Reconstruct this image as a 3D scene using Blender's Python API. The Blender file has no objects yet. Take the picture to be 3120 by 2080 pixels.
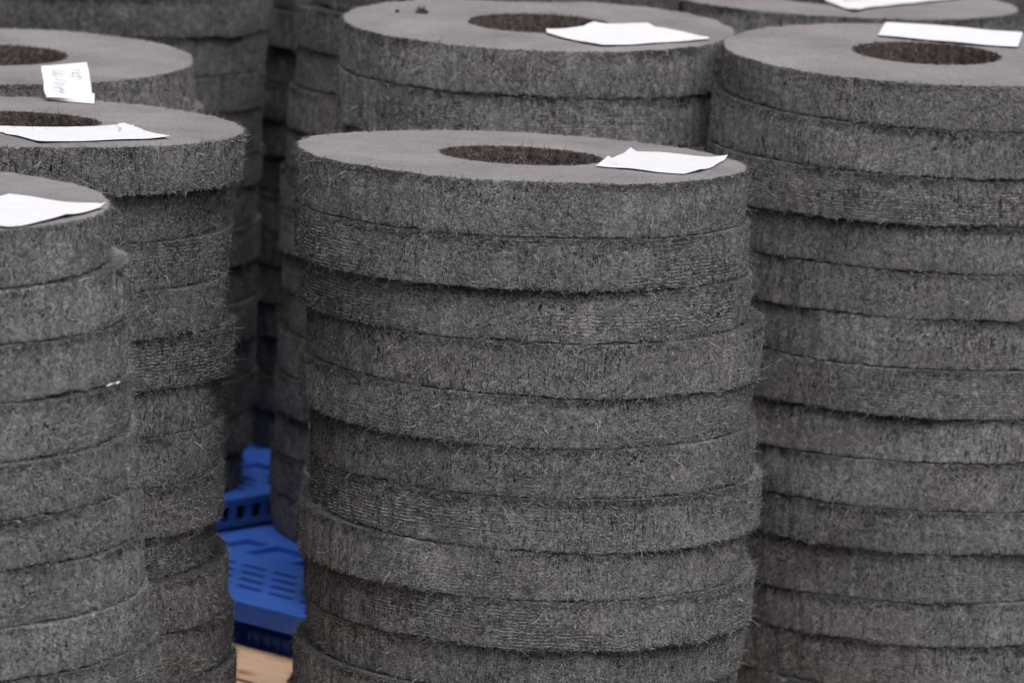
import bpy, bmesh, math, random
import numpy as np
from mathutils import Vector, Matrix

sc = bpy.context.scene
C = sc.collection
rad = math.radians

# ------------------------------------------------------------ camera, sky, sun, exposure
CAM_H, PITCH, ROLL, FPX = 1.535, rad(8.9), rad(2.7), 13500.0
cam_d = bpy.data.cameras.new('camera')
cam = bpy.data.objects.new('camera', cam_d)
C.objects.link(cam)
right0 = Vector((1, 0, 0))
up0 = Vector((0, math.sin(PITCH), math.cos(PITCH)))
fwd = Vector((0, math.cos(PITCH), -math.sin(PITCH)))
rc = right0 * math.cos(ROLL) + up0 * math.sin(ROLL)
uc = -right0 * math.sin(ROLL) + up0 * math.cos(ROLL)
M = Matrix((rc, uc, -fwd)).transposed().to_4x4()
M.translation = Vector((0, 0, CAM_H))
cam.matrix_world = M
cam_d.sensor_width = 36.0
cam_d.lens = FPX / 3120 * 36.0
cam_d.clip_start = 0.1
cam_d.clip_end = 500
cam_d.dof.use_dof = True
cam_d.dof.focus_distance = 5.22
cam_d.dof.aperture_fstop = 7.0
sc.camera = cam

SUN_EL, SUN_AZ = 66, -25          # overcast: a very soft high sun, from over the camera's right shoulder
w = bpy.data.worlds.new('World'); sc.world = w; w.use_nodes = True
nt = w.node_tree; nt.nodes.clear()
sky = nt.nodes.new('ShaderNodeTexSky'); sky.sky_type = 'NISHITA'; sky.sun_disc = False
sky.sun_elevation = rad(SUN_EL); sky.sun_rotation = rad(180 + SUN_AZ)
sky.dust_density = 5.0; sky.air_density = 1.0; sky.ozone_density = 0.4
hs = nt.nodes.new('ShaderNodeHueSaturation'); hs.inputs['Saturation'].default_value = 0.16
bg = nt.nodes.new('ShaderNodeBackground'); bg.inputs['Strength'].default_value = 0.15
wo = nt.nodes.new('ShaderNodeOutputWorld')
# heavy overcast: the cloud deck is about four times brighter overhead than near the skyline
tc = nt.nodes.new('ShaderNodeTexCoord'); sx = nt.nodes.new('ShaderNodeSeparateXYZ'); mr = nt.nodes.new('ShaderNodeMapRange')
mr.inputs['From Min'].default_value = 0.0; mr.inputs['From Max'].default_value = 1.0
mr.inputs['To Min'].default_value = 0.42; mr.inputs['To Max'].default_value = 2.0
vm = nt.nodes.new('ShaderNodeVectorMath'); vm.operation = 'SCALE'
nt.links.new(tc.outputs['Generated'], sx.inputs[0]); nt.links.new(sx.outputs[2], mr.inputs['Value'])
nt.links.new(mr.outputs[0], vm.inputs['Scale'])
nt.links.new(sky.outputs[0], hs.inputs['Color']); nt.links.new(hs.outputs[0], vm.inputs[0]); nt.links.new(vm.outputs[0], bg.inputs[0]); nt.links.new(bg.outputs[0], wo.inputs[0])
sd = bpy.data.lights.new('sun', 'SUN'); sd.energy = 0.8; sd.angle = rad(60); sd.color = (1.0, 0.965, 0.94)
sun = bpy.data.objects.new('sun', sd); C.objects.link(sun)
d = Vector((math.sin(rad(180 + SUN_AZ)) * math.cos(rad(SUN_EL)) , math.cos(rad(180 + SUN_AZ)) * math.cos(rad(SUN_EL)), math.sin(rad(SUN_EL))))
sun.rotation_euler = d.to_track_quat('Z', 'Y').to_euler()
sc.view_settings.view_transform = 'Standard'; sc.view_settings.look = 'None'
sc.view_settings.exposure = -0.33; sc.view_settings.gamma = 1.0; sc.view_settings.use_curve_mapping = False

BLUE_Z, WOOD_Z = 0.188, 0.124     # heights of the two kinds of pallet deck

def at(x, y, plane):
    """a point seen in the photograph, carried on to a surface plane (point, normal)"""
    dx, dy = x - 1560, y - 1040
    u = dx * math.cos(ROLL) + dy * math.sin(ROLL); v = -dx * math.sin(ROLL) + dy * math.cos(ROLL)
    r = fwd * FPX + right0 * u - up0 * v
    o = Vector((0, 0, CAM_H)); p, n = plane
    return o + r * ((p - o).dot(n) / r.dot(n))

# ------------------------------------------------------------ helpers
def tag(o, label=None, cat=None, group=None, kind=None):
    if label: o['label'] = label
    if cat: o['category'] = cat
    if group: o['group'] = group
    if kind: o['kind'] = kind
    return o

def link(name, me, parent=None):
    o = bpy.data.objects.new(name, me); C.objects.link(o)
    if parent: o.parent = parent
    return o

def newmat(name):
    m = bpy.data.materials.new(name); m.use_nodes = True
    t = m.node_tree; t.nodes.clear()
    out = t.nodes.new('ShaderNodeOutputMaterial'); b = t.nodes.new('ShaderNodeBsdfPrincipled')
    t.links.new(b.outputs[0], out.inputs[0])
    return m, t, b

class NB:
    """tiny node builder"""
    def __init__(s, t): s.t = t
    def n(s, typ, **kw):
        nd = s.t.nodes.new(typ)
        for k, v in kw.items():
            if k.startswith('i_'):
                key = k[2:]
                key = int(key) if key.isdigit() else key
                s.put(nd.inputs[key], v)
            else: setattr(nd, k, v)
        return nd
    def put(s, sock, v):
        if isinstance(v, bpy.types.NodeSocket): s.t.links.new(v, sock)
        else: sock.default_value = v
    def math(s, op, a, b=0.0, c=None, clamp=False):
        nd = s.t.nodes.new('ShaderNodeMath'); nd.operation = op; nd.use_clamp = clamp
        s.put(nd.inputs[0], a); s.put(nd.inputs[1], b)
        if c is not None: s.put(nd.inputs[2], c)
        return nd.outputs[0]
    def mapping(s, vec, scale=(1, 1, 1), loc=(0, 0, 0), rot=(0, 0, 0)):
        nd = s.t.nodes.new('ShaderNodeMapping'); s.put(nd.inputs[0], vec)
        nd.inputs['Scale'].default_value = scale
        s.put(nd.inputs['Location'], loc); nd.inputs['Rotation'].default_value = rot
        return nd.outputs[0]
    def noise(s, vec, scale=1.0, detail=2.0, rough=0.5, dist=0.0):
        nd = s.t.nodes.new('ShaderNodeTexNoise'); s.put(nd.inputs['Vector'], vec)
        nd.inputs['Scale'].default_value = scale; nd.inputs['Detail'].default_value = detail
        nd.inputs['Roughness'].default_value = rough; nd.inputs['Distortion'].default_value = dist
        return nd.outputs[0]
    def ramp(s, fac, stops, interp='LINEAR'):
        nd = s.t.nodes.new('ShaderNodeValToRGB'); s.put(nd.inputs[0], fac)
        r = nd.color_ramp; r.interpolation = interp
        while len(r.elements) < len(stops): r.elements.new(0.5)
        for e, (p, c) in zip(r.elements, stops):
            e.position = p; e.color = (c, c, c, 1) if isinstance(c, (int, float)) else (*c, 1)
        return nd.outputs[0]
    def mix(s, fac, a, b, mode='MIX'):
        nd = s.t.nodes.new('ShaderNodeMix'); nd.data_type = 'RGBA'; nd.blend_type = mode
        s.put(nd.inputs['Factor'], fac)
        for key, v in (('A', a), ('B', b)):
            sock = [i for i in nd.inputs if i.name == key and i.type == 'RGBA'][0]
            if isinstance(v, tuple) and len(v) == 3: v = (*v, 1)
            s.put(sock, v)
        return [o for o in nd.outputs if o.type == 'RGBA'][0]
    def bump(s, h, strength, dist, normal=None):
        nd = s.t.nodes.new('ShaderNodeBump'); s.put(nd.inputs['Height'], h)
        nd.inputs['Strength'].default_value = strength; nd.inputs['Distance'].default_value = dist
        if normal is not None: s.put(nd.inputs['Normal'], normal)
        return nd.outputs[0]

# ------------------------------------------------------------ materials
def felt_side():
    m, t, b = newmat('felt_cut_edge'); k = NB(t)
    uv = k.n('ShaderNodeUVMap', uv_map='UVMap').outputs[0]
    oi = k.n('ShaderNodeObjectInfo')
    off = k.n('ShaderNodeVectorMath', operation='SCALE'); off.inputs['Scale'].default_value = 37.0
    cmb = k.n('ShaderNodeCombineXYZ'); k.put(cmb.inputs[0], oi.outputs['Random']); k.put(cmb.inputs[2], oi.outputs['Random'])
    k.put(off.inputs[0], cmb.outputs[0])
    add = k.n('ShaderNodeVectorMath', operation='ADD'); k.put(add.inputs[0], uv); k.put(add.inputs[1], off.outputs[0])
    v = add.outputs[0]
    fr = k.n('ShaderNodeUVMap', uv_map='Height').outputs[0]
    fs = k.n('ShaderNodeSeparateXYZ'); k.put(fs.inputs[0], fr); hgt = fs.outputs[1]
    big = k.math('ADD', k.math('MULTIPLY', k.noise(v, 9, 3, 0.6), 0.5), k.math('MULTIPLY', k.noise(k.mapping(v, (34, 48, 1), (2, 5, 0)), 1, 3, 0.65, 0.8), 0.5))
    patch = k.ramp(k.noise(k.mapping(v, (3.2, 9, 1)), 1, 2), [(0.47, 0.0), (0.60, 1.0)])
    patch2 = k.ramp(k.noise(k.mapping(v, (6, 14, 1), (3, 7, 0)), 1.3, 3, 0.6), [(0.42, 0.0), (0.62, 1.0)])
    patch3 = k.ramp(k.noise(k.mapping(v, (8, 16, 1), (9, 2, 0)), 1.2, 3, 0.6), [(0.38, 0.0), (0.62, 1.0)])
    warp = k.noise(v, 60, 2)
    sA = k.noise(k.mapping(v, (330, 1150, 1), (0, 0, 2)), 1, 2, 0.6, 0.8)
    sB = k.noise(k.mapping(v, (1150, 380, 1), (0, 0, 9), (0, 0, 0.5)), 1, 2, 0.6, 0.8)
    fine = k.mix(k.ramp(warp, [(0.42, 0.0), (0.58, 1.0)]), sA, sB)
    fine = k.mix(patch, fine, sA)
    mid = k.noise(v, 150, 5, 0.62, 0.9)
    # needle-punched layer lines showing in patches
    sep = k.n('ShaderNodeSeparateXYZ'); k.put(sep.inputs[0], v)
    wob = k.math('MULTIPLY', k.noise(k.mapping(v, (40, 40, 1)), 1, 2), 3.2)
    ln = k.math('SINE', k.math('ADD', k.math('MULTIPLY', sep.outputs[1], 2 * math.pi / 0.0040), k.math('MULTIPLY', wob, 2.0)))
    ln = k.math('MULTIPLY', k.ramp(ln, [(0.3, 0.0), (0.95, 1.0)]), k.ramp(k.noise(k.mapping(v, (90, 260, 1)), 1, 2), [(0.42, 0.0), (0.55, 1.0)]))
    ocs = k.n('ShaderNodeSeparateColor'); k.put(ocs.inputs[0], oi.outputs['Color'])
    patch = k.math('MULTIPLY', patch, k.ramp(k.math('ADD', hgt, k.math('MULTIPLY', k.math('SUBTRACT', warp, 0.5), 0.6)), [(0.55, 1.0), (0.95, 0.25)]))
    ln = k.math('MULTIPLY', k.math('MULTIPLY', ln, patch), ocs.outputs[0])
    # torn pits, stretched upright
    pit = k.ramp(k.noise(k.mapping(v, (300, 170, 1), (5, 1, 0)), 1, 3, 0.6, 0.5), [(0.32, 1.0), (0.43, 0.0)])
    pit = k.math('MULTIPLY', pit, k.math('ADD', k.math('MULTIPLY', k.math('MULTIPLY', patch2, k.ramp(hgt, [(0.15, 0.25), (0.62, 1.0)])), 0.95), 0.08))
    # upright tears where the blade dragged
    tear = k.ramp(k.noise(k.mapping(v, (520, 60, 1), (8, 3, 0)), 1, 2, 0.5, 0.3), [(0.34, 1.0), (0.45, 0.0)])
    tear = k.math('MULTIPLY', tear, k.ramp(k.noise(k.mapping(v, (7, 10, 1), (1, 9, 0)), 1.3, 2), [(0.42, 0.0), (0.60, 0.45)]))
    pit = k.math('MAXIMUM', pit, tear)
    # frayed band under each ring's upper edge, with the seam's shade painted in
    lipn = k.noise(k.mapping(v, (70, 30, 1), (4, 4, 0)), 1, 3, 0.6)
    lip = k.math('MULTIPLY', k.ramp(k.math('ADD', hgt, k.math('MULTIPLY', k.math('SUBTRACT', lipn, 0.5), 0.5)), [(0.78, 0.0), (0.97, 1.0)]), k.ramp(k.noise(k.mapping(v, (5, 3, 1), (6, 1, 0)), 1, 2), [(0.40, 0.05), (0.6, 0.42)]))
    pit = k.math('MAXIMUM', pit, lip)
    val = k.math('ADD', k.math('MULTIPLY', k.math('SUBTRACT', fine, 0.5), k.math('ADD', k.math('MULTIPLY', patch3, 0.85), 0.35)), k.math('ADD', k.math('MULTIPLY', k.math('SUBTRACT', mid, 0.5), 0.5), 0.595))
    val = k.math('ADD', val, k.math('MULTIPLY', k.math('SUBTRACT', big, 0.5), 0.36))
    val = k.math('ADD', val, k.math('MULTIPLY', k.math('SUBTRACT', ln, k.math('MULTIPLY', k.math('MULTIPLY', patch, ocs.outputs[0]), 0.3)), 0.42))
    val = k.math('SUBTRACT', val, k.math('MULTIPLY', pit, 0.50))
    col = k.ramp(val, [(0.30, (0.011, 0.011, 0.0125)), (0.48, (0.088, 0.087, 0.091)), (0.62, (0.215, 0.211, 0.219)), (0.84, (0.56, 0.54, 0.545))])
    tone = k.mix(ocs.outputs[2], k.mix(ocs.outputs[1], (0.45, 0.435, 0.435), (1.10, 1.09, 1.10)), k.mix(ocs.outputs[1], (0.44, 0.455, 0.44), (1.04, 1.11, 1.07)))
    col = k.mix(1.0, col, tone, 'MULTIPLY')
    col = k.mix(k.ramp(k.noise(v, 5, 2, 0.5), [(0.45, 0.0), (0.7, 0.5)]), col, k.mix(1.0, col, (1.08, 0.97, 0.93), 'MULTIPLY'))
    k.put(b.inputs['Base Color'], col)
    b.inputs['Roughness'].default_value = 0.95; b.inputs['Specular IOR Level'].default_value = 0.15
    k.put(b.inputs['Normal'], k.bump(val, 0.8, 0.0015))
    return m

def felt_top():
    m, t, b = newmat('felt_pressed_face'); k = NB(t)
    uv = k.n('ShaderNodeUVMap', uv_map='UVMap').outputs[0]
    oi = k.n('ShaderNodeObjectInfo')
    cmb = k.n('ShaderNodeCombineXYZ'); k.put(cmb.inputs[2], oi.outputs['Random'])
    add = k.n('ShaderNodeVectorMath', operation='MULTIPLY_ADD'); k.put(add.inputs[0], cmb.outputs[0]); add.inputs[1].default_value = (0, 0, 50); k.put(add.inputs[2], uv)
    v = add.outputs[0]
    big = k.noise(v, 7, 3, 0.6)
    fib = k.noise(k.mapping(v, (260, 700, 1)), 1, 3, 0.6, 0.6)
    gr = k.noise(v, 900, 2, 0.6)
    scr = k.ramp(k.noise(k.mapping(v, (70, 900, 1), (1, 2, 3), (0, 0, 0.06)), 1, 2, 0.6), [(0.61, 0.0), (0.70, 1.0)])
    scr2 = k.ramp(k.noise(k.mapping(v, (620, 45, 1), (1, 2, 8), (0, 0, 0.1)), 1, 1, 0.5), [(0.66, 0.0), (0.72, 1.0)])
    val = k.math('ADD', k.math('MULTIPLY', fib, 0.35), k.math('MULTIPLY', gr, 0.25))
    val = k.math('ADD', val, k.math('MULTIPLY', big, 0.40))
    col = k.ramp(val, [(0.36, (0.125, 0.116, 0.119)), (0.5, (0.214, 0.198, 0.204)), (0.64, (0.278, 0.258, 0.264))])
    spots = k.ramp(k.noise(v, 55, 2, 0.5), [(0.235, 1.0), (0.27, 0.0)])
    dirt = k.math('ADD', k.math('MULTIPLY', scr, 0.55), k.math('MULTIPLY', scr2, 0.5), clamp=True)
    dirt = k.math('ADD', dirt, k.math('MULTIPLY', spots, 0.55), clamp=True)
    col = k.mix(dirt, col, (0.07, 0.065, 0.066))
    k.put(b.inputs['Base Color'], col)
    b.inputs['Roughness'].default_value = 0.9; b.inputs['Specular IOR Level'].default_value = 0.2
    k.put(b.inputs['Normal'], k.bump(val, 0.6, 0.002))
    return m

def felt_bore():
    m, t, b = newmat('felt_bore'); k = NB(t)
    uv = k.n('ShaderNodeUVMap', uv_map='UVMap').outputs[0]
    a = k.noise(uv, 170, 4, 0.65, 0.8); c = k.noise(uv, 620, 3, 0.6, 0.5)
    val = k.math('ADD', k.math('MULTIPLY', a, 0.6), k.math('MULTIPLY', c, 0.4))
    k.put(b.inputs['Base Color'], k.ramp(val, [(0.36, (0.020, 0.016, 0.015)), (0.52, (0.10, 0.079, 0.071)), (0.68, (0.27, 0.212, 0.192))]))
    b.inputs['Roughness'].default_value = 1.0
    k.put(b.inputs['Normal'], k.bump(val, 1.0, 0.004))
    return m

def fibre_mat():
    m, t, b = newmat('felt_loose_fibres'); k = NB(t)
    a = k.n('ShaderNodeAttribute', attribute_name='tint')
    k.put(b.inputs['Base Color'], a.outputs['Color'])
    b.inputs['Roughness'].default_value = 0.7; b.inputs['Specular IOR Level'].default_value = 0.25
    return m

MS, MT, MB_, MF = felt_side(), felt_top(), felt_bore(), fibre_mat()

def plastic_mat():
    m, t, b = newmat('blue_plastic'); k = NB(t)
    oc = k.n('ShaderNodeTexCoord').outputs['Object']
    n1 = k.noise(oc, 6, 4, 0.6); n2 = k.noise(oc, 90, 3, 0.6)
    col = k.ramp(n1, [(0.3, (0.024, 0.098, 0.45)), (0.7, (0.038, 0.135, 0.58))])
    dust = k.ramp(k.noise(oc, 22, 5, 0.7), [(0.5, 0.0), (0.72, 0.2)])
    k.put(b.inputs['Base Color'], k.mix(dust, col, (0.16, 0.19, 0.26)))
    k.put(b.inputs['Roughness'], k.ramp(n2, [(0.3, 0.42), (0.7, 0.62)]))
    k.put(b.inputs['Normal'], k.bump(n2, 0.15, 0.002))
    return m

def wood_mat():
    m, t, b = newmat('pine_boards'); k = NB(t)
    oc = k.n('ShaderNodeTexCoord').outputs['Object']
    oi = k.n('ShaderNodeObjectInfo').outputs['Random']
    g = k.noise(k.mapping(oc, (2.5, 45, 45)), 1, 4, 0.6, 0.8)
    f = k.noise(k.mapping(oc, (12, 420, 420)), 1, 3, 0.6)
    val = k.math('ADD', k.math('MULTIPLY', g, 0.7), k.math('MULTIPLY', f, 0.3))
    col = k.ramp(val, [(0.3, (0.60, 0.385, 0.25)), (0.5, (0.67, 0.44, 0.295)), (0.7, (0.72, 0.485, 0.335))])
    vo = k.n('ShaderNodeTexVoronoi'); k.put(vo.inputs['Vector'], k.mapping(oc, (5.5, 13, 1), (0.35, 0.1, 0))); vo.inputs['Scale'].default_value = 1.0
    kn = k.ramp(vo.outputs['Distance'], [(0.05, 1.0), (0.14, 0.35), (0.24, 0.0)])
    col = k.mix(kn, col, (0.22, 0.10, 0.05))
    vd = k.n('ShaderNodeVectorMath', operation='DISTANCE'); k.put(vd.inputs[0], k.mapping(oc, (0.45, 1, 0))); vd.inputs[1].default_value = (KNOT[0] * 0.45, KNOT[1], 0)
    col = k.mix(k.ramp(vd.outputs['Value'], [(0.0, 1.0), (0.006, 0.7), (0.014, 0.0)]), col, (0.30, 0.13, 0.07))
    k.put(b.inputs['Base Color'], col)
    b.inputs['Roughness'].default_value = 0.75
    k.put(b.inputs['Normal'], k.bump(val, 0.2, 0.002))
    return m

def paper_mat(name, grid=None):
    m, t, b = newmat(name); k = NB(t)
    oc = k.n('ShaderNodeTexCoord').outputs['Object']
    n = k.noise(oc, 40, 3, 0.5)
    col = k.ramp(n, [(0.3, (0.64, 0.635, 0.66)), (0.7, (0.70, 0.695, 0.725))])
    if grid:
        ang, p1, p2, ink = grid
        rot = k.mapping(oc, rot=(0, 0, ang))
        s = k.n('ShaderNodeSeparateXYZ'); k.put(s.inputs[0], rot)
        wob = k.math('MULTIPLY', n, 0.0)
        l = []
        for ax, p in ((0, p1), (1, p2)):
            if p:
                fr = k.math('FRACT', k.math('DIVIDE', s.outputs[ax], p))
                l.append(k.math('LESS_THAN', fr, 0.0007 / p))
        g = l[0] if len(l) == 1 else k.math('MAXIMUM', l[0], l[1])
        col = k.mix(k.math('MULTIPLY', g, ink), col, (0.38, 0.40, 0.46))
    k.put(b.inputs['Base Color'], col)
    b.inputs['Roughness'].default_value = 0.65
    k.put(b.inputs['Normal'], k.bump(k.noise(oc, 25, 2, 0.5), 0.4, 0.003))
    b.inputs['Subsurface Weight'].default_value = 0.0
    return m

def plain_mat(name, col, rough=0.9):
    m, t, b = newmat(name); k = NB(t)
    oc = k.n('ShaderNodeTexCoord').outputs['Object']
    n = k.noise(oc, 30, 5, 0.6)
    k.put(b.inputs['Base Color'], k.ramp(n, [(0.3, tuple(c * 0.75 for c in col)), (0.7, tuple(c * 1.2 for c in col))]))
    b.inputs['Roughness'].default_value = rough
    return m
kp_ = at(738, 2046, (Vector((0, 0, WOOD_Z)), Vector((0, 0, 1))))
kq_ = Vector((kp_.x + 0.633, kp_.y - 6.357))
KNOT = (kq_.x * math.cos(rad(-42.3)) + kq_.y * math.sin(rad(-42.3)) + 0.52, -kq_.x * math.sin(rad(-42.3)) + kq_.y * math.cos(rad(-42.3)) + 1.568)
BLUE, WOOD = plastic_mat(), wood_mat()
CONC = plain_mat('concrete_floor', (0.05, 0.05, 0.05))
INK = plain_mat('pen_ink', (0.07, 0.07, 0.10), 0.6)
LINT = plain_mat('dark_lint', (0.035, 0.028, 0.024))

# ------------------------------------------------------------ the floor
bm = bmesh.new()
g = [bm.verts.new(p) for p in ((-80, -20, 0), (80, -20, 0), (80, 160, 0), (-80, 160, 0))]
bm.faces.new(g)
me = bpy.data.meshes.new('ground'); bm.to_mesh(me); bm.free(); me.materials.append(CONC)
tag(link('ground', me), kind='structure')

# ------------------------------------------------------------ pallets
TH = rad(-42.3)
P0 = Vector((-0.633, 6.357))
UA = Vector((math.cos(TH), math.sin(TH))); UB = Vector((-math.sin(TH), math.cos(TH)))

def box(bm, x0, x1, y0, y1, z0, z1, bev=0.0):
    r = bmesh.ops.create_cube(bm, size=1.0)
    vs = r['verts']
    for v in vs:
        v.co = Vector((x0 + (v.co.x + .5) * (x1 - x0), y0 + (v.co.y + .5) * (y1 - y0), z0 + (v.co.z + .5) * (z1 - z0)))
    if bev:
        es = list({e for v in vs for e in v.link_edges})
        bmesh.ops.bevel(bm, geom=es, offset=bev, segments=2, affect='EDGES', profile=0.5)

def finish(bm, name, mat, parent=None, smooth=False):
    me = bpy.data.meshes.new(name)
    bmesh.ops.recalc_face_normals(bm, faces=bm.faces)
    bm.to_mesh(me); bm.free(); me.materials.append(mat)
    if smooth: me.shade_smooth()
    return link(name, me, parent)

def plate(bm, w, dd, z0, z1, hole):
    """flat plate w x dd with the cells for which hole() is true left open"""
    xs = np.arange(0, w + 1e-6, 0.01625).tolist()
    if w - xs[-1] > 1e-4: xs.append(w)
    ys = [0.0]; q = 0
    while ys[-1] < dd - 0.012:
        ys.append(min(dd, ys[-1] + (0.012 if q % 2 == 0 else 0.023))); q += 1
    if dd - ys[-1] > 1e-4: ys.append(dd)
    nx, ny = len(xs) - 1, len(ys) - 1
    op = [[hole(i, j, xs[i], ys[j], w, dd) for j in range(ny)] for i in range(nx)]
    V = {}
    def vert(i, j, t):
        if (i, j, t) not in V: V[(i, j, t)] = bm.verts.new((xs[i], ys[j], z1 if t else z0))
        return V[(i, j, t)]
    for i in range(nx):
        for j in range(ny):
            if op[i][j]: continue
            bm.faces.new([vert(i, j, 1), vert(i + 1, j, 1), vert(i + 1, j + 1, 1), vert(i, j + 1, 1)])
            bm.faces.new([vert(i, j + 1, 0), vert(i + 1, j + 1, 0), vert(i + 1, j, 0), vert(i, j, 0)])
            for (di, dj, a, c) in ((-1, 0, (i, j), (i, j + 1)), (1, 0, (i + 1, j + 1), (i + 1, j)), (0, -1, (i + 1, j), (i, j)), (0, 1, (i, j + 1), (i + 1, j + 1))):
                ii, jj = i + di, j + dj
                if ii < 0 or jj < 0 or ii >= nx or jj >= ny or op[ii][jj]:
                    bm.faces.new([vert(*a, 1), vert(*c, 1), vert(*c, 0), vert(*a, 0)][::-1])

def blue_pallet(a0, b0, w, dd, label):
    e = bpy.data.objects.new('plastic_pallet', None); C.objects.link(e)
    p = P0 + UA * a0 + UB * b0
    e.location = (p.x, p.y, 0); e.rotation_euler = (0, 0, TH)
    tag(e, label, 'pallet', 'blue plastic pallets')
    def hole(i, j, x, y, w, dd):
        if x < 0.045 or y < 0.05 or x > w - 0.06 or y > dd - 0.07: return False
        yy = y % 0.33
        if 0.05 < yy < 0.20:
            if j % 2: return False
            return (i + (2 if (j // 2) % 2 else 0)) % 4 != 0
        if 0.225 < yy < 0.31:
            return (i % 6) not in (0,)
        return False
    bm = bmesh.new(); plate(bm, w, dd, BLUE_Z - 0.007, BLUE_Z, hole)
    finish(bm, 'deck', BLUE, e)
    bm = bmesh.new()
    y = 0.0
    while y < dd:
        if y + 0.33 < dd: box(bm, 0.03, w - 0.03, y + 0.215, min(dd - 0.02, y + 0.322), BLUE_Z - 0.0125, BLUE_Z - 0.0075)
        y += 0.33
    x = 0.065
    while x < w - 0.03:
        box(bm, x - 0.002, x + 0.002, 0.02, dd - 0.02, BLUE_Z - 0.04, BLUE_Z - 0.015); x += 0.13
    finish(bm, 'under_ribs', BLUE, e)
    # skirts: solid on the b=0 side, square holes on the others
    bm = bmesh.new()
    box(bm, -0.003, w + 0.003, -0.004, 0.004, BLUE_Z - 0.026, BLUE_Z + 0.0015)
    box(bm, -0.003, w + 0.003, dd - 0.004, dd + 0.004, BLUE_Z - 0.026, BLUE_Z + 0.0015)
    for xx in (0.0, w):
        box(bm, xx - 0.0035, xx + 0.0035, 0.0045, dd - 0.0045, BLUE_Z - 0.011, BLUE_Z + 0.0012)
        box(bm, xx - 0.0035, xx + 0.0035, 0.0045, dd - 0.0045, BLUE_Z - 0.044, BLUE_Z - 0.034)
        y = 0.01
        while y < dd - 0.01:
            box(bm, xx - 0.003, xx + 0.003, y, y + 0.014, BLUE_Z - 0.0338, BLUE_Z - 0.0112); y += 0.034
    finish(bm, 'skirt', BLUE, e)
    for yy in (0.26, dd - 0.26):
        bm = bmesh.new(); box(bm, 0.02, w - 0.02, yy - 0.004, yy + 0.004, 0.022, BLUE_Z - 0.0425); finish(bm, 'rail', BLUE, e)
    for xx in (0.19, w - 0.19):
        bm = bmesh.new(); box(bm, xx - 0.004, xx + 0.004, 0.27, dd - 0.27, 0.022, BLUE_Z - 0.0425); finish(bm, 'rail', BLUE, e)
    for i in range(3):
        for j in range(3):
            bm = bmesh.new()
            cx = 0.09 + (w - 0.18) * i / 2; cy = 0.10 + (dd - 0.20) * j / 2
            box(bm, cx - 0.07, cx + 0.07, cy - 0.07, cy + 0.07, 0.021, BLUE_Z - 0.046, 0.006)
            for q in range(-3, 4):
                box(bm, cx + q * 0.02 - 0.002, cx + q * 0.02 + 0.002, cy - 0.074, cy + 0.074, 0.03, BLUE_Z - 0.05)
            finish(bm, 'foot', BLUE, e)
    for i in range(3):
        bm = bmesh.new(); cx = 0.09 + (w - 0.18) * i / 2
        box(bm, cx - 0.07, cx + 0.07, 0.03, dd, 0.002, 0.020, 0.003)
        finish(bm, 'skid', BLUE, e)
    return e
blue_pallet(0.0, 0.0, 0.83, 1.30, 'blue slotted plastic pallet just behind the pale wooden boards')
blue_pallet(-0.188 - 1.1, 0.12, 1.1, 1.55, 'blue plastic pallet farther back, its edge pierced by a row of square holes')
blue_pallet(-0.95, 1.72, 1.2, 1.2, 'blue plastic pallet farthest back behind all the others')

def wood_pallet(a0, b0, w, dd, label):
    e = bpy.data.objects.new('wooden_pallet', None); C.objects.link(e)
    p = P0 + UA * a0 + UB * b0
    e.location = (p.x, p.y, 0); e.rotation_euler = (0, 0, TH)
    tag(e, label, 'pallet', 'wooden pallets')
    y = dd
    while y > 0.1:
        bm = bmesh.new(); y0 = max(0, y - 0.142)
        box(bm, 0, w, y0, y, WOOD_Z - 0.021, WOOD_Z, 0.0015)
        finish(bm, 'deck_board', WOOD, e); y = y0 - 0.013
    for xx in (0.0, w / 3 - 0.03, 2 * w / 3 - 0.06, w - 0.09):
        bm = bmesh.new(); box(bm, xx, xx + 0.09, 0.0, dd, 0.022, WOOD_Z - 0.0225, 0.002)
        finish(bm, 'stringer', WOOD, e)
    for yy in (0.0, dd / 2 - .05, dd - 0.1):
        bm = bmesh.new(); box(bm, 0, w, yy, yy + 0.1, 0.001, 0.0205, 0.0015)
        finish(bm, 'bottom_board', WOOD, e)
    return e
wood_pallet(-0.52, 0.012 - 1.58, 1.72, 1.58, 'pale pine wooden pallet under the front stacks, in front of the blue one')
wood_pallet(0.88, 0.18, 0.50, 0.70, 'pale pine wooden pallet hidden under the big right edge stack')

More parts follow.
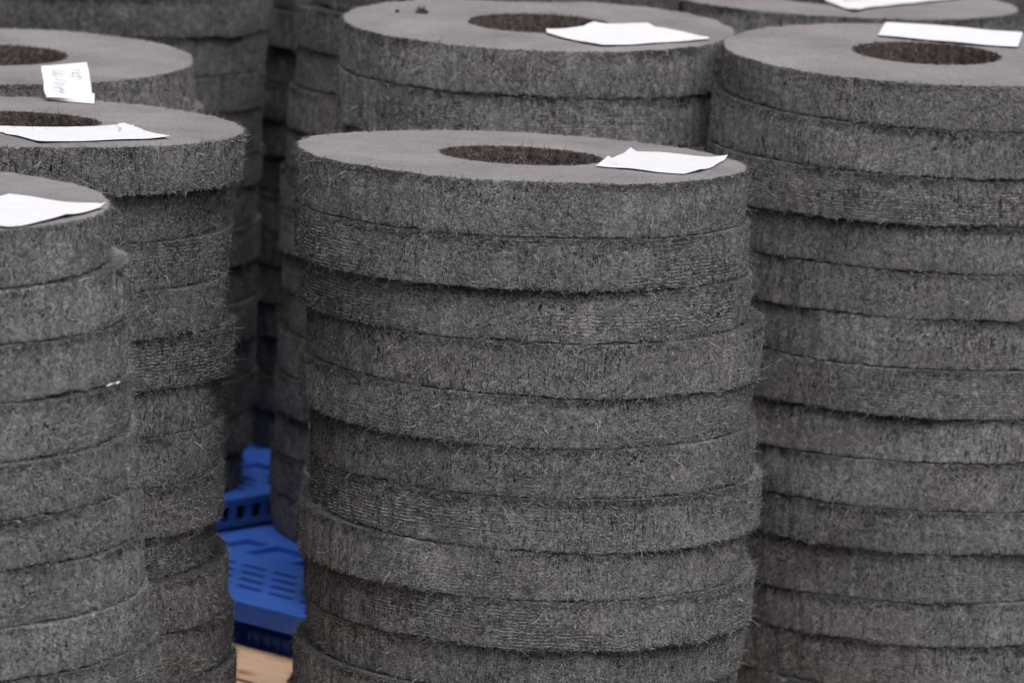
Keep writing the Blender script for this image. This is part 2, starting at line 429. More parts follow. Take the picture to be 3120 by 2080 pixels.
# ------------------------------------------------------------ felt rings
STACKS = {
  'front_centre': (5.3999,
    [[0.9205, -0.0049, 0.0053], [0.8543, -0.0045, 0.0008], [0.7917, -0.0069, -0.0015], [0.733, 0.0087, -0.0043], [0.6663, -0.0038, 0.0134], [0.6095, 0.012, 0.0041], [0.5448, -0.0064, -0.0019], [0.4847, 0.0068, 0.0125], [0.4272, 0.012, 0.001], [0.3654, 0.0033, 0.0052], [0.3102, 0.012, 0.014], [0.2481, 0.008, 0.0093], [0.1861, 0.004, 0.0047], [0.124, 0.0, 0.0]],
    [[0.0004, 0.275], [0.0051, 0.2771], [0.0141, 0.2748], [0.0274, 0.2781], [0.0196, 0.2774], [0.0308, 0.2745], [0.0359, 0.2771], [0.0249, 0.2755], [0.0361, 0.2767], [0.0342, 0.2728], [0.0215, 0.274], [0.0172, 0.2755], [0.0217, 0.2755]]),
  'front_left': (5.4021,
    [[0.934, 0.001, 0.0007], [0.8748, 0.0048, -0.0025], [0.8163, 0.0052, -0.0048], [0.758, -0.0018, -0.002], [0.7003, 0.0084, -0.004], [0.6374, 0.0057, -0.0013], [0.5783, 0.0016, -0.0055], [0.5195, 0.014, -0.009], [0.4576, 0.0068, -0.0011], [0.4045, 0.014, -0.01], [0.3389, 0.014, -0.0125], [0.2747, 0.014, -0.0113], [0.1993, 0.007, -0.0056], [0.124, 0.0, -0.0]],
    [[-0.6161, 0.275], [-0.6378, 0.2754], [-0.63, 0.2759], [-0.6304, 0.2763], [-0.6255, 0.2768], [-0.635, 0.2761], [-0.6305, 0.2765], [-0.6269, 0.277], [-0.6364, 0.2767], [-0.617, 0.2771], [-0.6115, 0.2775], [-0.6053, 0.2755], [-0.6077, 0.2755]]),
  'near_left': (4.8108,
    [[0.9072, 0.0139, -0.0124], [0.8445, 0.016, -0.0166], [0.786, 0.0139, -0.0136], [0.725, 0.0133, -0.0093], [0.6618, 0.016, -0.018], [0.602, 0.016, -0.018], [0.5481, 0.016, -0.0135], [0.4858, 0.0115, -0.0155], [0.43, 0.016, -0.018], [0.3688, 0.0128, -0.0144], [0.3076, 0.0096, -0.0108], [0.2464, 0.0064, -0.0072], [0.1852, 0.0032, -0.0036], [0.124, 0.0, -0.0]],
    [[-0.7197, 0.2755], [-0.7028, 0.276], [-0.7006, 0.2765], [-0.6933, 0.2771], [-0.6843, 0.2776], [-0.6809, 0.2781], [-0.6774, 0.2786], [-0.6699, 0.279], [-0.6632, 0.279], [-0.6607, 0.2755], [-0.6562, 0.2755], [-0.6541, 0.2755], [-0.6527, 0.2755]]),
  'right': (5.9922,
    [[1.0179, 0.058, -0.0015], [0.9565, 0.055, 0.014], [0.8849, 0.017, 0.014], [0.8179, 0.003, 0.0006], [0.7533, -0.006, 0.0136], [0.6942, 0.0041, 0.0022], [0.6281, 0.0, 0.0058], [0.5663, 0.0096, 0.0079], [0.5053, 0.0032, -0.0088], [0.4382, -0.008, -0.0007], [0.3832, -0.0006, -0.0039], [0.3143, -0.008, -0.018], [0.2587, 0.0004, -0.003], [0.1949, -0.004, -0.018], [0.124, -0.0, -0.0]],
    [[0.5425, 0.2749], [0.5324, 0.2753], [0.5287, 0.2758], [0.5395, 0.275], [0.5434, 0.2754], [0.547, 0.2758], [0.551, 0.2763], [0.5548, 0.2767], [0.5585, 0.2772], [0.5626, 0.2777], [0.5659, 0.278], [0.5701, 0.2785], [0.5734, 0.2789], [0.5722, 0.2755]]),
  'back_centre': (6.1944,
    [[1.0166, 0.0487, -0.0082], [0.9466, 0.0264, 0.0006], [0.8726, 0.01, 0], [0.8104, 0.0091, 0.0], [0.7481, 0.0082, 0.0], [0.6859, 0.0073, 0.0], [0.6237, 0.0064, 0.0], [0.5614, 0.0055, 0.0], [0.4992, 0.0045, 0.0], [0.4369, 0.0036, 0.0], [0.3747, 0.0027, 0.0], [0.3125, 0.0018, 0.0], [0.2502, 0.0009, 0.0], [0.188, 0.0, 0.0]],
    [[0.0182, 0.2753], [0.0137, 0.274], [0.0236, 0.2749], [0.0166, 0.2755], [0.0191, 0.2755], [0.0154, 0.2755], [0.011, 0.2755], [0.0061, 0.2755], [0.0027, 0.2755], [-0.0049, 0.2755], [-0.0115, 0.2755], [-0.0116, 0.2755], [-0.0041, 0.2755]]),
  'back_left': (6.0823,
    [[0.9472, 0.0484, -0.0143], [0.885, 0.028, -0.008], [0.823, 0.01, 0], [0.7595, 0.0091, 0.0], [0.6959, 0.0082, 0.0], [0.6324, 0.0073, 0.0], [0.5688, 0.0064, 0.0], [0.5053, 0.0055, 0.0], [0.4417, 0.0045, 0.0], [0.3782, 0.0036, 0.0], [0.3146, 0.0027, 0.0], [0.2511, 0.0018, 0.0], [0.1875, 0.0009, 0.0], [0.124, 0.0, 0.0]],
    [[-0.7308, 0.2749], [-0.7185, 0.2754], [-0.7216, 0.2755], [-0.725, 0.2755], [-0.7286, 0.2755], [-0.7329, 0.2755], [-0.7305, 0.2755], [-0.7301, 0.2755], [-0.7374, 0.2755], [-0.7392, 0.2755], [-0.7433, 0.2755], [-0.7452, 0.2755], [-0.744, 0.2755]]),
}
for _n, (_Y, _s, _r) in STACKS.items(): pass
# (two more stacks behind, measured at their visible edge only)
def plain_stack(x0, n, top, base, jog, seed):
    rnd = random.Random(seed); h = (top - base) / n
    s = [[top - h * i, rnd.uniform(-.004, .006), rnd.uniform(-.006, .006)] for i in range(n + 1)]; s[-1][1] = s[-1][2] = 0
    r = [[x0 + (jog[i] if i < len(jog) else rnd.uniform(-.012, .012)), rnd.uniform(.2735, .2765)] for i in range(n)]
    return s, r
s, r = plain_stack(-0.075, 14, 1.0525, BLUE_Z, [.03, .0, .002, -.004, -.004, -.010, -.009, -.004, -.002, -.006, -.008, -.006, -.010, -.008], 3)
STACKS['far_centre'] = (6.70, s, r)
s, r = plain_stack(-0.687, 13, 0.9785 + .0, BLUE_Z, [.006, .002, -.002, -.004, .002, -.002, .001, -.003, .002, -.002, .001, -.004, -.012], 5)
STACKS['far_left'] = (7.02, [[1.042, 0, 0]] + s, [[-0.69, .275]] + r)
s, r = plain_stack(-0.195, 14, 1.045, BLUE_Z, [], 8)
STACKS['dark_gap'] = (7.50, s, r)
s, r = plain_stack(0.4775, 13, 1.025, BLUE_Z, [.0, .012, -.006], 11)
s[0][1] = .02; s[1][1] = .018
STACKS['far_right'] = (6.80, s, r)
s, r = plain_stack(0.31, 13, 1.02, BLUE_Z, [], 14)
STACKS['farthest'] = (8.14, s, r)

WHERE = dict(front_centre='front middle stack', front_left='stack left of the front middle one', near_left='nearest stack, left edge',
             right='big right edge stack', back_centre='stack right behind the front middle one',
             back_left='stack behind the lined-paper stack, left', far_centre='back stack showing just left of the middle one',
             far_left='far left stack, taller than the frame', dark_gap='shadowed stack in the dark gap',
             far_right='far right stack under the written note', farthest='farthest stack of all, mostly hidden')
# fibres per ring: front facing
DENS = dict(front_centre=27000, front_left=24000, near_left=15000, right=16000, back_centre=13000, back_left=13000,
            far_centre=3500, far_left=3500, dark_gap=1500, far_right=3500, farthest=900)
ORD = ['topmost', 'second', 'third', 'fourth', 'fifth', 'sixth', 'seventh', 'eighth', 'ninth', 'tenth', 'eleventh', 'twelfth', 'thirteenth', 'fourteenth', 'fifteenth']
LOOK = {('front_centre', 0): 'charcoal felt ring with grey top face under a square-ruled paper, front middle stack',
        ('front_centre', 1): 'charcoal felt ring with pale layer lines, second from top, front middle stack',
        ('front_centre', 3): 'fuzzy charcoal felt ring jutting out to the right, fourth in the front middle stack',
        ('front_centre', 7): 'charcoal felt ring bulging out to the left, eighth in the front middle stack',
        ('front_left', 0): 'overhanging charcoal felt ring under a long torn paper, top of stack left of middle',
        ('front_left', 4): 'charcoal felt ring with fine horizontal layer lines, fifth in the stack left of middle',
        ('near_left', 0): 'blurred grey felt ring under a blank white sheet, nearest the camera at left edge',
        ('right', 0): 'grey felt ring with a long white paper strip across its hole, far right',
        ('back_centre', 0): 'grey felt ring with a dark lint tuft and blank white paper on its face',
        ('back_left', 0): 'grey felt ring whose front rim holds the folded handwritten slip, behind the left stacks',
        ('far_right', 0): 'grey felt ring at the upper right edge of the photo under the written note'}

TONE = dict(front_centre=.86, front_left=.50, near_left=.95, right=.84, back_centre=.82, back_left=.78, far_centre=.34, far_left=.25, dark_gap=.0, far_right=.68, farthest=.3)  # felt tone per stack; far_centre, far_left, dark_gap, farthest have gap shade painted in
LINES = {('front_centre', 0): .1, ('front_centre', 1): 1.0, ('front_centre', 2): .7, ('front_centre', 3): .15, ('front_centre', 4): .3, ('front_centre', 5): .1,
         ('front_centre', 6): .9, ('front_centre', 7): .3, ('front_centre', 8): 1.0, ('front_left', 4): 1.0, ('front_left', 0): 0, ('right', 2): .6, ('right', 0): 0, ('near_left', 2): .2}

def smooth_noise(rng, nterm, fmax, amp):
    """callable f(theta, z) of random low frequency waves"""
    k = rng.integers(1, fmax, nterm); kz = rng.uniform(-60, 60, nterm); ph = rng.uniform(0, 6.283, nterm)
    a = rng.normal(0, 1, nterm) * amp / math.sqrt(nterm)
    return lambda th, z: (a * np.sin(k * th[..., None] + kz * z[..., None] + ph)).sum(-1)

def build_ring(name, cx, cy, r, top, bot, seed, nf, bore, fringe, warm, visible_top, lines):
    rng = np.random.default_rng(seed)
    ri = 0.1012
    zt, tyt, txt = top; zb, tyb, txb = bot
    def ztop(x, y): return zt + (y) * math.tan(tyt) - x * math.tan(txt)
    def zbot(x, y): return zb + (y) * math.tan(tyb) - x * math.tan(txb)
    NT = 432
    th = np.linspace(0, 2 * math.pi, NT, endpoint=False)
    gap = 0.0004
    # profile: (radius, height fraction, inset in z, kind)
    prof = []
    for q in range(6): prof.append((ri + 0.0, q / 5.0, 2))                  # bore wall, bottom to top
    for q in (0.012, 0.05, 0.15, 0.4, 0.7, 0.9, 0.97): prof.append((ri + q * (r - ri), 1.0, 1))
    rv = 0.0016
    for a in (90, 60, 30, 8): prof.append((r - rv + rv * math.cos(rad(a)), ('t', rv * (1 - math.sin(rad(a)))), 0))
    for q in np.linspace(0.9, 0.1, 9): prof.append((r, float(q), 0))
    for a in (8, 30, 60, 90): prof.append((r - rv + rv * math.cos(rad(a)), ('b', rv * (1 - math.sin(rad(a)))), 0))
    for q in (0.9, 0.5, 0.012): prof.append((ri + q * (r - ri), 0.0, 1))
    NPf = len(prof)
    n1 = smooth_noise(rng, 14, 9, 0.0024); n2 = smooth_noise(rng, 80, 130, 0.0014)
    nz = smooth_noise(rng, 24, 26, 0.0008); nzf = smooth_noise(rng, 50, 120, 0.0009); nb = smooth_noise(rng, 40, 60, 0.0018)
    rag_a = smooth_noise(rng, 20, 30, 0.0012); rag_b = smooth_noise(rng, 60, 140, 0.0009)
    rag = lambda a, b: rag_a(a, b) + rag_b(a, b) - .0007
    rag_c = smooth_noise(rng, 16, 16, 0.0016); rag_d = smooth_noise(rng, 60, 140, 0.0011)
    rag2 = lambda a, b: rag_c(a, b) + rag_d(a, b) + .0002
    bulge = rng.uniform(0.0, 0.0010); lean = rng.normal(0, .0012)
    co = np.zeros((NPf, NT, 3)); uvw = np.zeros((NPf, NT, 2)); kinds = []
    def outer_r(th, f):
        return r + n1(th, f * .02) + n2(th, f * .05) + bulge * (1 - (2 * f - 1) ** 2) + lean * (f - .5) - 0.0006
    for i, (pr, f, kd) in enumerate(prof):
        fr = f if not isinstance(f, tuple) else (1.0 if f[0] == 't' else 0.0)
        frv = np.full(NT, fr)
        if kd == 0: R_ = outer_r(th, frv) - (r - pr)
        elif kd == 2: R_ = ri + nb(th, frv * .06)
        else:
            wgt = (pr - ri) / (r - ri)
            R_ = pr + wgt * (outer_r(th, frv) - r) + (1 - wgt) * nb(th, frv * .06)
        x = R_ * np.cos(th); y = R_ * np.sin(th)
        zt_ = ztop(x, y) - gap + 0.5 * (nz(th, frv * 0) + nzf(th, frv * 0)) * (1 if kd == 0 else 0.5 if kd == 1 else 0)
        zb_ = zbot(x, y) + gap + 0.5 * (nz(th + 2, frv * 0) + nzf(th + 2, frv * 0)) * (1 if kd == 0 else 0)
        if kd == 0:                                                       # ragged, locally lifted edges
            near = 1.0 if isinstance(f, tuple) else 0.0
            zt_ = zt_ - np.clip(rag(th, frv * 0), 0, .0025) * (1 if not (isinstance(f, tuple) and f[0] == 'b') else 0)
            zb_ = zb_ + np.clip(rag2(th, frv * 0), 0, .0032) * (1 if not (isinstance(f, tuple) and f[0] == 't') else 0)
        if isinstance(f, tuple): z = zt_ - f[1] if f[0] == 't' else zb_ + f[1]
        else: z = zb_ + (zt_ - zb_) * f
        co[i, :, 0] = x; co[i, :, 1] = y; co[i, :, 2] = z
        kinds.append(kd)
        if kd == 1: uvw[i, :, 0] = x; uvw[i, :, 1] = y
        else: uvw[i, :, 0] = th * (r if kd == 0 else ri); uvw[i, :, 1] = z
    nv0 = NPf * NT
    faces = []; mats = []; uvs = []; hts = []
    ii = np.arange(NT); jj = (ii + 1) % NT
    for i in range(NPf):
        i2 = (i + 1) % NPf
        quad = np.stack([i * NT + ii, i * NT + jj, i2 * NT + jj, i2 * NT + ii], 1)
        ka, kb = kinds[i], kinds[i2]
        kd = 1 if (ka == 1 or kb == 1) and not (ka == 2 and kb == 2) else ka
        if ka == 1 and kb == 0: kd = 1
        if ka == 2 and kb == 1: kd = 1
        # rounded shoulder belongs to the cut edge
        mm = {0: 0, 1: 1, 2: 2}[kd]
        if kd == 1 and not visible_top: mm = 0
        mats.append(np.full(NT, mm, np.int32))
        faces.append(quad)
        if kd == 1:
            q = np.stack([co[i, ii, :2], co[i, jj, :2], co[i2, jj, :2], co[i2, ii, :2]], 1)
        else:
            rr = r if kd == 0 else ri
            t0, t1 = th[ii] * rr, (th[ii] + 2 * math.pi / NT) * rr
            q = np.stack([np.stack([t0, co[i, ii, 2]], 1), np.stack([t1, co[i, jj, 2]], 1), np.stack([t1, co[i2, jj, 2]], 1), np.stack([t0, co[i2, ii, 2]], 1)], 1)
        uvs.append(q)
        fa = [f_ if not isinstance(f_, tuple) else (1.0 if f_[0] == 't' else 0.0) for f_ in (prof[i][1], prof[i2][1])]
        hq = np.zeros((NT, 4, 2)); hq[:, 0, 1] = hq[:, 1, 1] = fa[0]; hq[:, 2, 1] = hq[:, 3, 1] = fa[1]; hts.append(hq)
    faces = np.concatenate(faces); mats = np.concatenate(mats); uvs = np.concatenate(uvs); hts = np.concatenate(hts)
    V = [co.reshape(-1, 3)]
    tint = [np.full((nv0, 3), 0.1)]
    # ---- loose fibres: three-point ribbons lying on the cut edge
    def ribbons(base, tang, nrm, L, lift, wdt, col, bend, tip=None):
        """base: root points; tang: direction along the surface; nrm: surface normal"""
        n = len(base); side = np.cross(tang, nrm)
        side /= np.linalg.norm(side, axis=1, keepdims=True) + 1e-9
        pts = []
        for s_, lf in ((0.0, 0.0), (0.35, 0.75), (0.7, 1.0), (1.0, 0.8 if tip is None else tip)):
            pts.append(base + tang * (L * s_)[:, None] + nrm * (lift * lf)[:, None] + side * (bend * L * s_ * s_)[:, None])
        vs = []
        for q, p in enumerate(pts):
            ww = wdt * (1.0, 1.0, 0.8, 0.25)[q]
            vs += [p - side * (ww / 2)[:, None], p + side * (ww / 2)[:, None]]
        vs = np.stack(vs, 1)                                              # n,8,3
        return vs.reshape(-1, 3), np.repeat(col, 8, axis=0), n
    FV, FC = [], []
    def colour(n, lo=0.03, hi=0.42, p=2.0, br=0.0):
        v = lo + (hi - lo) * rng.uniform(0, 1, n) ** p
        c_ = np.stack([v * (1.0 + 0.05 * warm + br), v * (0.985 - 0.9 * br), v * (0.99 - 0.04 * warm - 1.2 * br)], 1)
        return c_
    if nf:
        # facing half plus margin, camera side is -y
        t = -math.pi / 2 + rng.uniform(-2.05, 2.05, nf)
        f = rng.uniform(0.015, 0.985, nf)
        kp = rng.uniform(0, 1, nf) < 1 / (1 + np.exp(-1.5 - 1.8 * smooth_noise(rng, 20, 30, 1.2)(t, f * .06)))
        t = t[kp]; f = f[kp]; nf = len(t)
        zt_ = ztop(r * np.cos(t), r * np.sin(t)); zb_ = zbot(r * np.cos(t), r * np.sin(t))
        R_ = outer_r(t, f)
        base = np.stack([R_ * np.cos(t), R_ * np.sin(t), zb_ + (zt_ - zb_) * f], 1)
        nrm = np.stack([np.cos(t), np.sin(t), 0 * t], 1)
        tg = np.stack([-np.sin(t), np.cos(t), 0 * t], 1); up = np.array([0, 0, 1.0])
        # direction field: patches of level strands and patches of tangled ones
        fld = smooth_noise(rng, 10, 14, 1.2)(t, f * .06)
        lev = 1 / (1 + np.exp(-3 * fld))
        ang = np.where(rng.uniform(0, 1, nf) < lev * 0.75, rng.normal(0, 0.25, nf), rng.uniform(-math.pi, math.pi, nf))
        tang = tg * np.cos(ang)[:, None] + up * np.sin(ang)[:, None]
        L = rng.gamma(3.0, 0.00075, nf) + 0.0010
        if lines > 0.05:                                                  # strands gathered into level rows
            pm = smooth_noise(rng, 8, 9, 1.3)(t, f * .05) + 2.2 * lines - 1.4
            on = rng.uniform(0, 1, nf) < np.clip(pm, 0, .75)
            zz = base[:, 2]; zr = np.round((zz - zb) / .0041) * .0041 + zb + rng.normal(0, .00025, nf)
            base[:, 2] = np.where(on, np.clip(zr, zb_ + .001, zt_ - .001), zz)
            ang = np.where(on, rng.normal(0, .10, nf), ang)
            tang = tg * np.cos(ang)[:, None] + up * np.sin(ang)[:, None]
            L = np.where(on, L * 1.9, L)
        lift = rng.gamma(1.6, 0.00045, nf) + 0.0002
        a_ = ribbons(base - nrm * 0.0003, tang, nrm, L, lift, rng.uniform(.00026, .00058, nf), colour(nf, 0.025, 0.58, 2.3), rng.normal(0, .35, nf), 0.3)
        FV.append(a_[0]); FC.append(a_[1])
        # matted tufts torn out of the cut edge
        ntf = max(3, int(nf / 600)); per = 26
        k_ = rng.integers(0, nf, ntf); kk = np.repeat(k_, per); m_ = len(kk)
        ctr = np.repeat(rng.uniform(-math.pi, math.pi, ntf), per); spread = np.repeat(rng.uniform(.25, .9, ntf), per)
        a3 = ctr + rng.normal(0, 1, m_) * spread
        tv = tg[kk] * np.cos(a3)[:, None] + up * np.sin(a3)[:, None]
        sz = np.repeat(rng.uniform(.0015, .005, ntf), per)
        bp = base[kk] + tg[kk] * (rng.normal(0, 1, m_) * sz)[:, None] + up * (rng.normal(0, 1, m_) * sz * .7)[:, None]
        bp[:, 2] = np.clip(bp[:, 2], zb_[kk] + .002, zt_[kk] - .002)
        a_ = ribbons(bp, tv + nrm[kk] * rng.uniform(-.05, .3, m_)[:, None], nrm[kk], rng.gamma(3, .0018, m_) + .002, rng.gamma(1.5, .0008, m_), rng.uniform(.00025, .0006, m_), colour(m_, .05, .52, 1.5), rng.normal(0, .7, m_), .8)
        FV.append(a_[0]); FC.append(a_[1])
        # longer stray strands, some standing off the side
        n2_ = int(nf * 0.022)
        k_ = rng.integers(0, nf, n2_)
        a_ = ribbons(base[k_], tang[k_] * 0.8 + nrm[k_] * rng.uniform(0, .7, n2_)[:, None], nrm[k_], rng.gamma(3, .0026, n2_) + .003, rng.gamma(2, .0007, n2_), rng.uniform(.0003, .00055, n2_), colour(n2_, .08, .55, 1.6), rng.normal(0, .5, n2_), 1.6)
        FV.append(a_[0]); FC.append(a_[1])
    def rim(n, topside, Lm, full):
        span = math.pi if full else 2.05
        t = -math.pi / 2 + rng.uniform(-span, span, n)
        # clumpy along the rim
        cl = smooth_noise(rng, 16, 40, 1.0)(t, t * 0)
        keep = rng.uniform(0, 1, n) < 1 / (1 + np.exp(-2.2 * cl)); t = t[keep]; n = len(t)
        if n == 0: return
        R_ = outer_r(t, np.full(n, 1.0 if topside else 0.0)) - 0.0025
        z = (ztop(R_ * np.cos(t), R_ * np.sin(t)) - .0014) if topside else (zbot(R_ * np.cos(t), R_ * np.sin(t)) + .0014)
        base = np.stack([R_ * np.cos(t), R_ * np.sin(t), z], 1)
        out = np.stack([np.cos(t), np.sin(t), 0 * t], 1); tg = np.stack([-np.sin(t), np.cos(t), 0 * t], 1); up = np.array([0, 0, 1.0])
        sg = 1.0 if topside else -1.0
        dirv = out * rng.uniform(.1, 1, n)[:, None] + tg * rng.normal(0, .9, n)[:, None] + up * (sg * rng.normal(-.05, .35, n))[:, None]
        dirv /= np.linalg.norm(dirv, axis=1, keepdims=True)
        nn = np.cross(dirv, tg + 0.01 * up); nn /= np.linalg.norm(nn, axis=1, keepdims=True) + 1e-9
        L = rng.gamma(2.2, Lm / 2.2, n) + .0012
        a_ = ribbons(base, dirv, nn, L, rng.normal(0, .0008, n), rng.uniform(.00022, .0005, n), colour(n, .06, .46, 1.8), rng.normal(0, .45, n), 1.5)
        FV.append(a_[0]); FC.append(a_[1])
    if fringe:
        rim(int(fringe * 1.0), True, .0046, visible_top)
        rim(int(fringe * .55), False, .0036, False)
    if nf and not visible_top:
        # matted strands on the strip of top face that shows where a ring juts out
        n = int(nf * .20)
        t = -math.pi / 2 + rng.uniform(-2.05, 2.05, n); R_ = r * rng.uniform(.88, .995, n)
        base = np.stack([R_ * np.cos(t), R_ * np.sin(t), ztop(R_ * np.cos(t), R_ * np.sin(t)) - gap], 1)
        out = np.stack([np.cos(t), np.sin(t), 0 * t], 1); tg = np.stack([-np.sin(t), np.cos(t), 0 * t], 1)
        a2 = rng.normal(0, .6, n); dv = out * np.cos(a2)[:, None] + tg * np.sin(a2)[:, None]
        a_ = ribbons(base, dv, np.tile([0, 0, 1.0], (n, 1)), rng.gamma(2.5, .0014, n) + .001, rng.gamma(1.5, .0003, n), rng.uniform(.0003, .0006, n), colour(n, .03, .25, 1.5), rng.normal(0, .4, n), .3)
        FV.append(a_[0]); FC.append(a_[1])
    if visible_top and nf:
        # lint and short dark hairs lying on the pressed face, and the ragged lip of the hole
        n = 420
        t = rng.uniform(0, 2 * math.pi, n); R_ = np.sqrt(rng.uniform(ri * ri * 1.1, (r * .985) ** 2, n))
        base = np.stack([R_ * np.cos(t), R_ * np.sin(t), ztop(R_ * np.cos(t), R_ * np.sin(t)) - gap + .0003], 1)
        a2 = rng.uniform(0, 2 * math.pi, n); dv = np.stack([np.cos(a2), np.sin(a2), 0 * a2], 1)
        a_ = ribbons(base, dv, np.tile([0, 0, 1.0], (n, 1)), rng.gamma(2, .0022, n) + .001, rng.gamma(1.5, .0004, n), rng.uniform(.0003, .0006, n), np.where(rng.uniform(0, 1, (n, 1)) < .7, .035, .4) * np.ones((n, 3)), rng.normal(0, .4, n), .4)
        FV.append(a_[0]); FC.append(a_[1])
        n = 2600
        t = rng.uniform(0, 2 * math.pi, n); R_ = ri + nb(t, t * 0 + .06)
        base = np.stack([R_ * np.cos(t), R_ * np.sin(t), ztop(R_ * np.cos(t), R_ * np.sin(t)) - rng.uniform(0, .003, n)], 1)
        inn = -np.stack([np.cos(t), np.sin(t), 0 * t], 1); tg = np.stack([-np.sin(t), np.cos(t), 0 * t], 1)
        dv = inn * rng.uniform(.0, 1, n)[:, None] + tg * rng.normal(0, 1, n)[:, None] + np.array([0, 0, 1.0]) * rng.normal(.1, .4, n)[:, None]
        dv /= np.linalg.norm(dv, axis=1, keepdims=True)
        nn = np.cross(dv, tg + np.array([0, 0, .01])); nn /= np.linalg.norm(nn, axis=1, keepdims=True) + 1e-9
        a_ = ribbons(base, dv, nn, rng.gamma(2, .0011, n) + .0008, rng.normal(0, .0004, n), rng.uniform(.00025, .0005, n), colour(n, .05, .32, 1.5, .05), rng.normal(0, .5, n))
        FV.append(a_[0]); FC.append(a_[1])
        n = 5000                                                          # fibres down the bore
        t = math.pi / 2 + rng.uniform(-2, 2, n); f = rng.uniform(0, 1, n); R_ = ri + nb(t, f * .06)
        zt_ = ztop(R_ * np.cos(t), R_ * np.sin(t)); zb_ = zbot(R_ * np.cos(t), R_ * np.sin(t))
        base = np.stack([R_ * np.cos(t), R_ * np.sin(t), zb_ + (zt_ - zb_) * f], 1)
        inn = -np.stack([np.cos(t), np.sin(t), 0 * t], 1); tg = np.stack([-np.sin(t), np.cos(t), 0 * t], 1)
        a2 = rng.uniform(0, 6.28, n); dv = tg * np.cos(a2)[:, None] + np.array([0, 0, 1.0]) * np.sin(a2)[:, None]
        a_ = ribbons(base, dv, inn, rng.gamma(2.5, .0013, n) + .001, rng.gamma(2, .0009, n), rng.uniform(.0003, .0006, n), colour(n, .02, .34, 1.8, .12), rng.normal(0, .5, n), .5)
        FV.append(a_[0]); FC.append(a_[1])
    nvf = 0
    if FV:
        fv = np.concatenate(FV); fc = np.concatenate(FC); nvf = len(fv); nfib = nvf // 8
        V.append(fv); tint.append(fc)
        o_ = nv0 + np.arange(nfib) * 8
        fq = np.concatenate([np.stack([o_ + a, o_ + a + 1, o_ + a + 3, o_ + a + 2], 1) for a in (0, 2, 4)])
        faces = np.concatenate([faces, fq]); mats = np.concatenate([mats, np.full(len(fq), 3, np.int32)])
        uvs = np.concatenate([uvs, np.zeros((len(fq), 4, 2))]); hts = np.concatenate([hts, np.zeros((len(fq), 4, 2))])
    V = np.concatenate(V); tint = np.concatenate(tint)
    V[:, 2] -= zb
    me = bpy.data.meshes.new(name)
    me.vertices.add(len(V)); me.vertices.foreach_set('co', V.astype(np.float32).ravel())
    nfc = len(faces)
    me.loops.add(nfc * 4); me.loops.foreach_set('vertex_index', faces.astype(np.int32).ravel())
    me.polygons.add(nfc); me.polygons.foreach_set('loop_start', np.arange(nfc, dtype=np.int32) * 4)
    me.polygons.foreach_set('loop_total', np.full(nfc, 4, np.int32))
    for m_ in (MS, MT, MB_, MF): me.materials.append(m_)
    me.polygons.foreach_set('material_index', mats)
    me.update(calc_edges=True)
    uvl = me.uv_layers.new(name='UVMap'); uvl.data.foreach_set('uv', uvs.astype(np.float32).ravel())
    uvh = me.uv_layers.new(name='Height'); uvh.data.foreach_set('uv', hts.astype(np.float32).ravel())
    at_ = me.attributes.new('tint', 'FLOAT_COLOR', 'POINT')
    rgba = np.ones((len(V), 4), np.float32); rgba[:, :3] = tint; at_.data.foreach_set('color', rgba.ravel())
    me.polygons.foreach_set('use_smooth', np.ones(nfc, bool))
    o = link(name, me); o.location = (cx, cy, zb)
    return o

TOPS = {}
seed = 100
for sn, (Y, seams, rings) in STACKS.items():
    nr = len(rings)
    for i in range(nr):
        seed += 1
        x, r = rings[i]
        t0, t1 = seams[i], seams[i + 1]
        vis = i == 0 and sn not in ('far_centre', 'far_left', 'dark_gap', 'farthest')
        hidden = (sn in ('front_centre', 'front_left') and i > 11) or (sn == 'near_left' and i > 9) or (sn in ('back_centre', 'back_left') and i > 2) or (sn == 'right' and i > 13) or (sn == 'far_right' and i > 2) or sn == 'farthest' and i > 2
        nf = DENS[sn] if not hidden else 0
        rnd = random.Random(seed)
        dy = 0.0 if i == 0 else rnd.uniform(-.005, .005)
        warm = 0.4 if sn in ('right', 'back_centre', 'back_left', 'far_left') else (0.1 if sn != 'near_left' else -0.3)
        ll = LINES.get((sn, i), rnd.choice((0, 0, .15, .3, .5)))
        build = build_ring('felt_ring', x, Y + dy, r, t0, t1, seed, nf, i == 0, 0 if hidden else nf * .34, warm, vis, ll)
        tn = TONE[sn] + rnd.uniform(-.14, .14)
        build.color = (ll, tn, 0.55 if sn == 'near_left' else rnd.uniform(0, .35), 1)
        lab = LOOK.get((sn, i), 'charcoal felt ring, %s from top, %s' % (ORD[i], WHERE[sn]))
        tag(build, lab, 'felt ring', 'felt rings piled in stacks')
        if i == 0:
            n = Vector((math.tan(t0[2]), -math.tan(t0[1]), 1)).normalized()
            TOPS[sn] = (Vector((x, Y, t0[0] - .0005)), n)

# unseen stacks added to shut the light out of the gaps
src = next(o for o in C.objects if o.get('label', '').startswith('charcoal felt ring, fifth from top, farthest'))
for (nx, ny, nb_, wh) in ((-1.32, 6.25, 12, 'out left, middle row'), (-1.30, 7.0, 12, 'out left, back row'), (-1.24, 7.65, 12, 'out left, last row'), (-.76, 7.72, 12, 'behind the far left one'),
                      (1.16, 6.05, 12, 'out right, middle row'), (1.10, 6.85, 12, 'out right, back row'), (-1.30, 5.35, 12, 'out left, front row'), (.62, 7.55, 12, 'behind the far right one')):
    for q in range(nb_):
        c_ = src.copy(); C.objects.link(c_)
        c_.location = (nx + random.Random(q * 7 + int(nx * 50)).uniform(-.008, .008), ny, WOOD_Z + .05 + q * .0675)
        c_['label'] = 'charcoal felt ring, %s from the ground, added unseen stack %s' % (ORD[q].replace('topmost', 'first'), wh)
        c_['group'] = 'felt rings of the unseen stacks added for shade'
